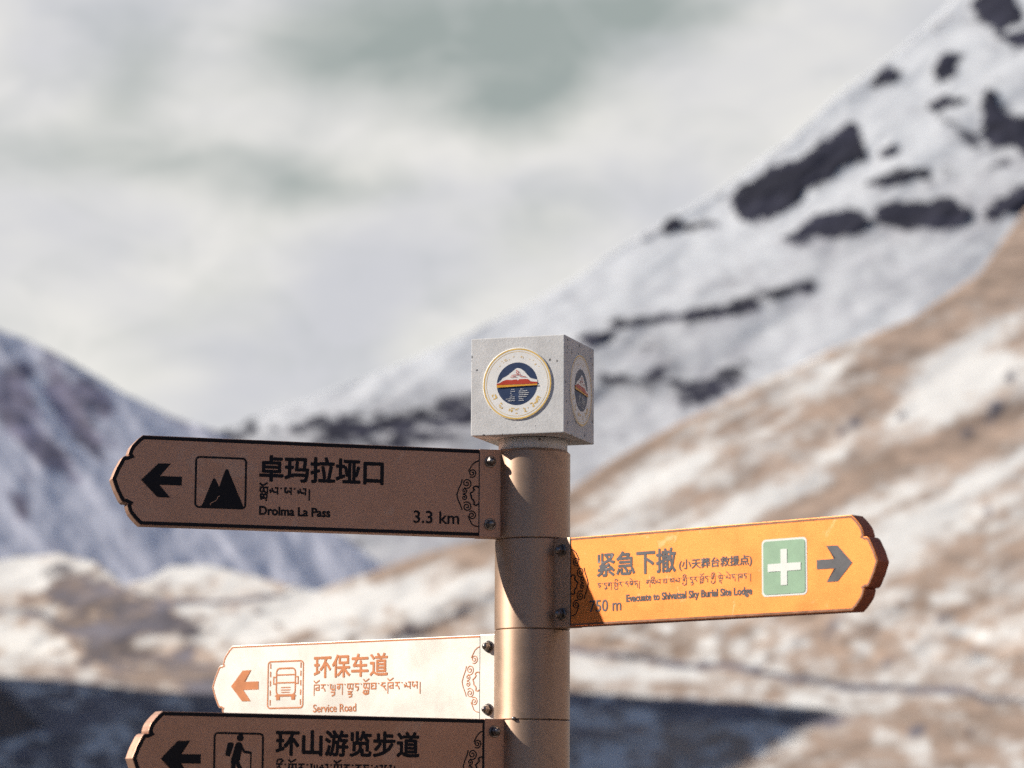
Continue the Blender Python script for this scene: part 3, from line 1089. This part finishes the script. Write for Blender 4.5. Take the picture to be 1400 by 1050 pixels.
lettering('english_lettering', 'Drolma La Pass', face, (383.5, 287.5, -40.2, -29.0), M_BLACK, root, .65)
lettering('distance_lettering', '3.3 km', face, (171.6, 108.2, -43.8, -27.2), M_BLACK, root, .35)

# ---- board 2: orange, evacuation
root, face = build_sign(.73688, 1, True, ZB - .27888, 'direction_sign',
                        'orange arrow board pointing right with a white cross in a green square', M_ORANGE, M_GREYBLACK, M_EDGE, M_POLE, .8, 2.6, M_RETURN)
P = Print(face, .0003)
P.poly(round_rect(402.5, 473.5, -36, 36.8, 6))
P.build('pictogram_frame', M_WHITE, root)
P = Print(face, .0008)
P.poly(round_rect(405.2, 470.8, -33.4, 34.2, 4.5))
P.build('pictogram_panel', M_GREEN, root)
P = Print(face, .0013)
P.poly([(432.9, -22.5), (443.1, -22.5), (443.1, 23.3), (432.9, 23.3)])
P.poly([(412.5, -4.6), (464.5, -4.6), (464.5, 5.2), (412.5, 5.2)])
P.build('cross_pictogram', M_WHITE, root)
lettering('chinese_lettering', '紧急下撤', face, (127.3, 261.3, 4.4, 35.6), M_GREYBLACK, root, .8)
lettering('small_chinese_lettering', '(小天葬台救援点)', face, (267.6, 386.4, 4.8, 19.3), M_GREYBLACK, root, .3)
tibetan('tibetan_lettering', 'dza,.,da,_r,ga,.,pha,_y,_i,ra,.,a,tha,_e,na,|, ,ga,sa,_i,la,.,ba,.,tsa,la,.,ga,_y,_i,.,da,_u,ra,.,kha,_r,_o,da,.,ka,_y,_i,.,sa,_d,_e,.,la,_e,na,.,kha,nga,.,|',
        face, 127.5, 387.5, -10.6, -4.6, .95, M_GREYBLACK, root)
lettering('english_lettering', 'Evacuate to Shivatsal Sky Burial Site Lodge', face, (178.0, 386.3, -34.2, -22.0), M_GREYBLACK, root, .45)
lettering('distance_lettering', '750 m', face, (113.5, 168.8, -42.2, -26.6), M_GREYBLACK, root, .2)

# ---- board 3: bronze coloured pale for sun glare, service road
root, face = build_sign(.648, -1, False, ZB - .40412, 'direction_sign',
                        'bronze arrow board coloured pale for sun glare, with an orange-brown bus pictogram, reading Service Road', M_GLARE_BOARD, M_GLARE_PRINT, M_GLARE_PRINT, M_GLARE_BOARD, .65, 2.2)
icon_frame(face, root, M_GLARE_PRINT, 2.1)
P = Print(face)
P.line(round_rect(417.6, 454, -14.5, 24, 6), 2.3, True)
P.line([(418, 14.6), (453.5, 14.6)], 2.0)
P.line([(418, 3.2), (453.5, 3.2)], 2.0)
P.line([(454.5, 11.5), (459.4, 11.5), (459.4, 1.8), (454.5, 1.8)], 1.8)
P.line([(417, 11.5), (412.2, 11.5), (412.2, 1.8), (417, 1.8)], 1.8)
for zz, a in ((-3.6, 9), (-7.2, 9), (-10.6, 8)):
    P.line([(436 - a, zz), (436 + a, zz)], 1.3)
P.poly([(454, -13.4), (447, -13.4), (447, -21.6), (454, -21.6)])
P.poly([(424.6, -13.4), (417.6, -13.4), (417.6, -21.6), (424.6, -21.6)])
P.line([(456, -15.8), (415.6, -15.8)], 1.8)
P.build('bus_pictogram', M_GLARE_PRINT, root)
for uu in (465.6, 407.2):
    P = Print(face)
    for z0 in (-29, -15, -1.5, 12, 24):
        P.line([(uu, z0), (uu, z0 + 8)], 2.0)
    P.build('dashed_lane_line', M_GLARE_PRINT, root)
lettering('chinese_lettering', '环保车道', face, (382, 245, 8.6, 40.6), M_GLARE_PRINT, root, .7)
tibetan('tibetan_lettering', 'kha,_o,ra,.,ya,_u,ga,.,sa,_r,_u2,nga,.,sa,_g,_y,_o,ba,.,a,kha,_o,ra,.,la,ma,|', face, 382, 180.5, -11.2, -1.6, 1.75, M_GLARE_PRINT, root)
lettering('english_lettering', 'Service Road', face, (382.5, 302, -40.6, -29.4), M_GLARE_PRINT, root, .2)

# ---- board 4: brown, walking trail
root, face = build_sign(.50289, -1, True, ZB - .52228, 'direction_sign',
                        'lowest brown arrow board, with a hiker pictogram', M_BRONZE, M_BLACK, M_BLACK)
icon_frame(face, root, M_BLACK, 2.7)
P = Print(face)
P.disc(434.6, 28.3, 4.7)
P.poly([(451.6, 21.8), (445.6, 22.4), (443.2, 20), (448.6, 4.2), (454.4, 5.2), (455, 8)])
P.poly([(441, 20.5), (437.5, 22.8), (433, 21.8), (431, 18), (434.5, .5), (436, -3.5), (447.6, -3.5), (446.5, 2)])
P.line([(434, 19.5), (429, 10.8), (418.6, 9.2)], 3.4)
P.line([(419.4, 10.4), (419.4, -32)], 1.8)
P.line([(443.6, -2.5), (443.4, -16), (450.5, -31.5)], 6.0)
P.line([(438.6, -2.5), (431.5, -15.5), (427.2, -31.5)], 5.6)
P.build('hiker_pictogram', M_BLACK, root)
lettering('chinese_lettering', '环山游览步道', face, (384, 178, 7.2, 39.6), M_BLACK, root, 1.1)
tibetan('tibetan_lettering', 'ra,_i,.,sa,_g,_o,ra,.,ya,_u,la,.,sa,_g,_o,ra,.,ra,_g,nga,.,la,ma,|', face, 384, 208, -13.2, -4.2, 2.3, M_BLACK, root)


# ------------------------------------------------------------------ concrete cap block with its round emblems
def build_cap():
    A, CY = .13414, .33329
    root = empty('cap_block', (0, 0, ZB - .01144), -CY)
    tag(root, 'grey speckled concrete cube with round mountain emblems on top of the post', 'cap block')
    b = bmesh.new()
    a = A / 2
    box(b, -a, a, -a, a, -a, a, .0011)
    obj('block', b, M_CONC, root)

    def emblem(face_axis, cu, cz, turn):
        if face_axis == 'front':
            ex, en = Vector((1, 0, 0)), Vector((0, -1, 0))
        else:
            ex, en = Vector((0, 1, 0)), Vector((1, 0, 0))
        ez = Vector((0, 0, 1))
        ct, st = math.cos(turn), math.sin(turn)
        TH = .0012

        def face(um, zm, h=0.0):
            u2, z2 = um * ct - zm * st, um * st + zm * ct
            return ex * ((u2 + cu) / 1000) + ez * ((z2 + cz) / 1000) + en * (a + TH + h)
        bm = bmesh.new()
        Mx = Matrix.Translation(ex * cu / 1000 + ez * cz / 1000) @ en.to_track_quat('Z', 'Y').to_matrix().to_4x4()
        lathe(bm, [(.0492, a - .001), (.0495, a + TH - .0003), (.0489, a + TH)], 72, True, Mx)
        em = obj('emblem', bm, M_ENAMEL, root)

        P = Print(face, .0001)
        P.line([(47.8 * math.cos(t), 47.8 * math.sin(t)) for t in [2 * math.pi * i / 72 for i in range(72)]], 2.0, True)
        P.line([(44.3 * math.cos(t), 44.3 * math.sin(t)) for t in [2 * math.pi * i / 72 for i in range(72)]], .5, True)
        P.build('gold_ring', M_GOLD, em)

        rnd = random.Random(4)
        PB, PS = Print(face, .0001), Print(face, .0001)
        for k, (a0, big) in enumerate([(math.radians(d), 1) for d in (207, 232, 258, 272, 290, 303, 316, 329)] + [(math.radians(d), 0) for d in range(35, 150, 9)]):
            c, s_ = math.cos(a0), math.sin(a0)
            sc_ = 3.7 if big else 1.9
            for _ in range(7 if big else 3):                 # small gilt characters, too fine to read
                x0, y0 = rnd.uniform(-sc_, sc_), rnd.uniform(-sc_, sc_)
                hor = rnd.random() < .55
                x1, y1 = (rnd.uniform(-sc_, sc_), y0) if hor else (x0, rnd.uniform(-sc_, sc_))
                if abs(x1 - x0) + abs(y1 - y0) < 1.2:
                    continue
                r0 = 37.0
                q = [(r0 * c + (-s_ * x + c * y), r0 * s_ + (c * x + s_ * y)) for x, y in ((x0, y0), (x1, y1))]
                (PB if big else PS).line(q, 1.3 if big else .6)
        PB.build('gilt_lettering', M_GOLD, em)
        PS.build('small_gilt_lettering', M_GOLD, em)

        P = Print(face, .0001)
        P.disc(0, 0, 29.3, None, 64)
        P.build('navy_disc', M_NAVY, em)

        def edge(z):
            return math.sqrt(max(0, 29.3 ** 2 - z * z))
        P = Print(face, .0004)
        P.poly([(-edge(.5), .5), (-edge(1.8), 1.8), (-23.5, 4.2), (-20.5, 8.6), (-15, 10.6), (-11, 13.5), (-5.5, 18), (-1.5, 21), (1.5, 21.6), (6, 20), (10.5, 16.8), (14.5, 11.5), (19, 7.2), (23, 5.2), (edge(4.4), 4.4), (edge(-1.6), -1.6), (0, -1.6)])
        P.build('snow_peak', M_ENAMEL, em)
        P = Print(face, .0008)
        P.poly([(-edge(-.6), -.6), (-edge(1.2), 1.2), (-23, 2.0), (-20.5, 4.5), (-15, 6.0), (-8, 5.4), (-1, 6.0), (1.4, 4.5), (3.5, 6.0), (11, 6.0), (16, 5.6), (19.5, 2.4), (edge(1.2), 1.2), (edge(-.9), -.9)])
        P.build('red_hills', M_RED, em)
        P = Print(face, .0010)
        P.line([(-10, 9.4), (-3, 9.8), (-1, 9.2)], .8)
        P.line([(4, 9.2), (7, 9.8), (13, 9.0)], .8)
        P.line([(-8, 11.8), (-3, 12.2), (6, 12)], .8)
        P.line([(-1.2, 18.8), (.6, 17.2), (-1, 15.2), (1, 12.8)], .9)
        P.line([(1, 17.8), (2.4, 15.5), (3, 12.8)], .7)
        P.build('peak_drawing', M_RED, em)
        P = Print(face, .0012)
        P.poly([(-edge(-4.4), -4.4), (-edge(-.9), -.9), (8, -1.4), (edge(-1.2), -1.2), (edge(-3.2), -3.2), (8, -3.6)])
        P.build('yellow_band', M_YELLOW, em)
        P = Print(face, .0006)
        rnd = random.Random(9)
        for zz, spans in ((-7.6, ((-8, -3.5), (5, 9))), (-10.2, ((-9, -3), (3, 15))), (-12.8, ((-9.5, -7.5), (2.5, 17))), (-15.4, ((-9, -6.5), (3, 16))), (-18, ((-10, -3), (2.5, 14))),
                          (-20.6, ((-16, -3), (3, 9))), (-23.2, ((-13, -3), (2.5, 10)))):
            for x0, x1 in spans:
                x = x0
                while x < x1:
                    wd = rnd.uniform(.7, 1.6)
                    P.line([(x, zz + rnd.uniform(-.2, .2)), (min(x1, x + wd), zz)], rnd.uniform(.6, 1.2))
                    x += wd + rnd.uniform(.35, .8)
        P.build('caption_lettering', M_ENAMEL, em)

    emblem('front', 0, 2, 0)
    emblem('side', 4, 0, math.radians(-5))


build_cap()
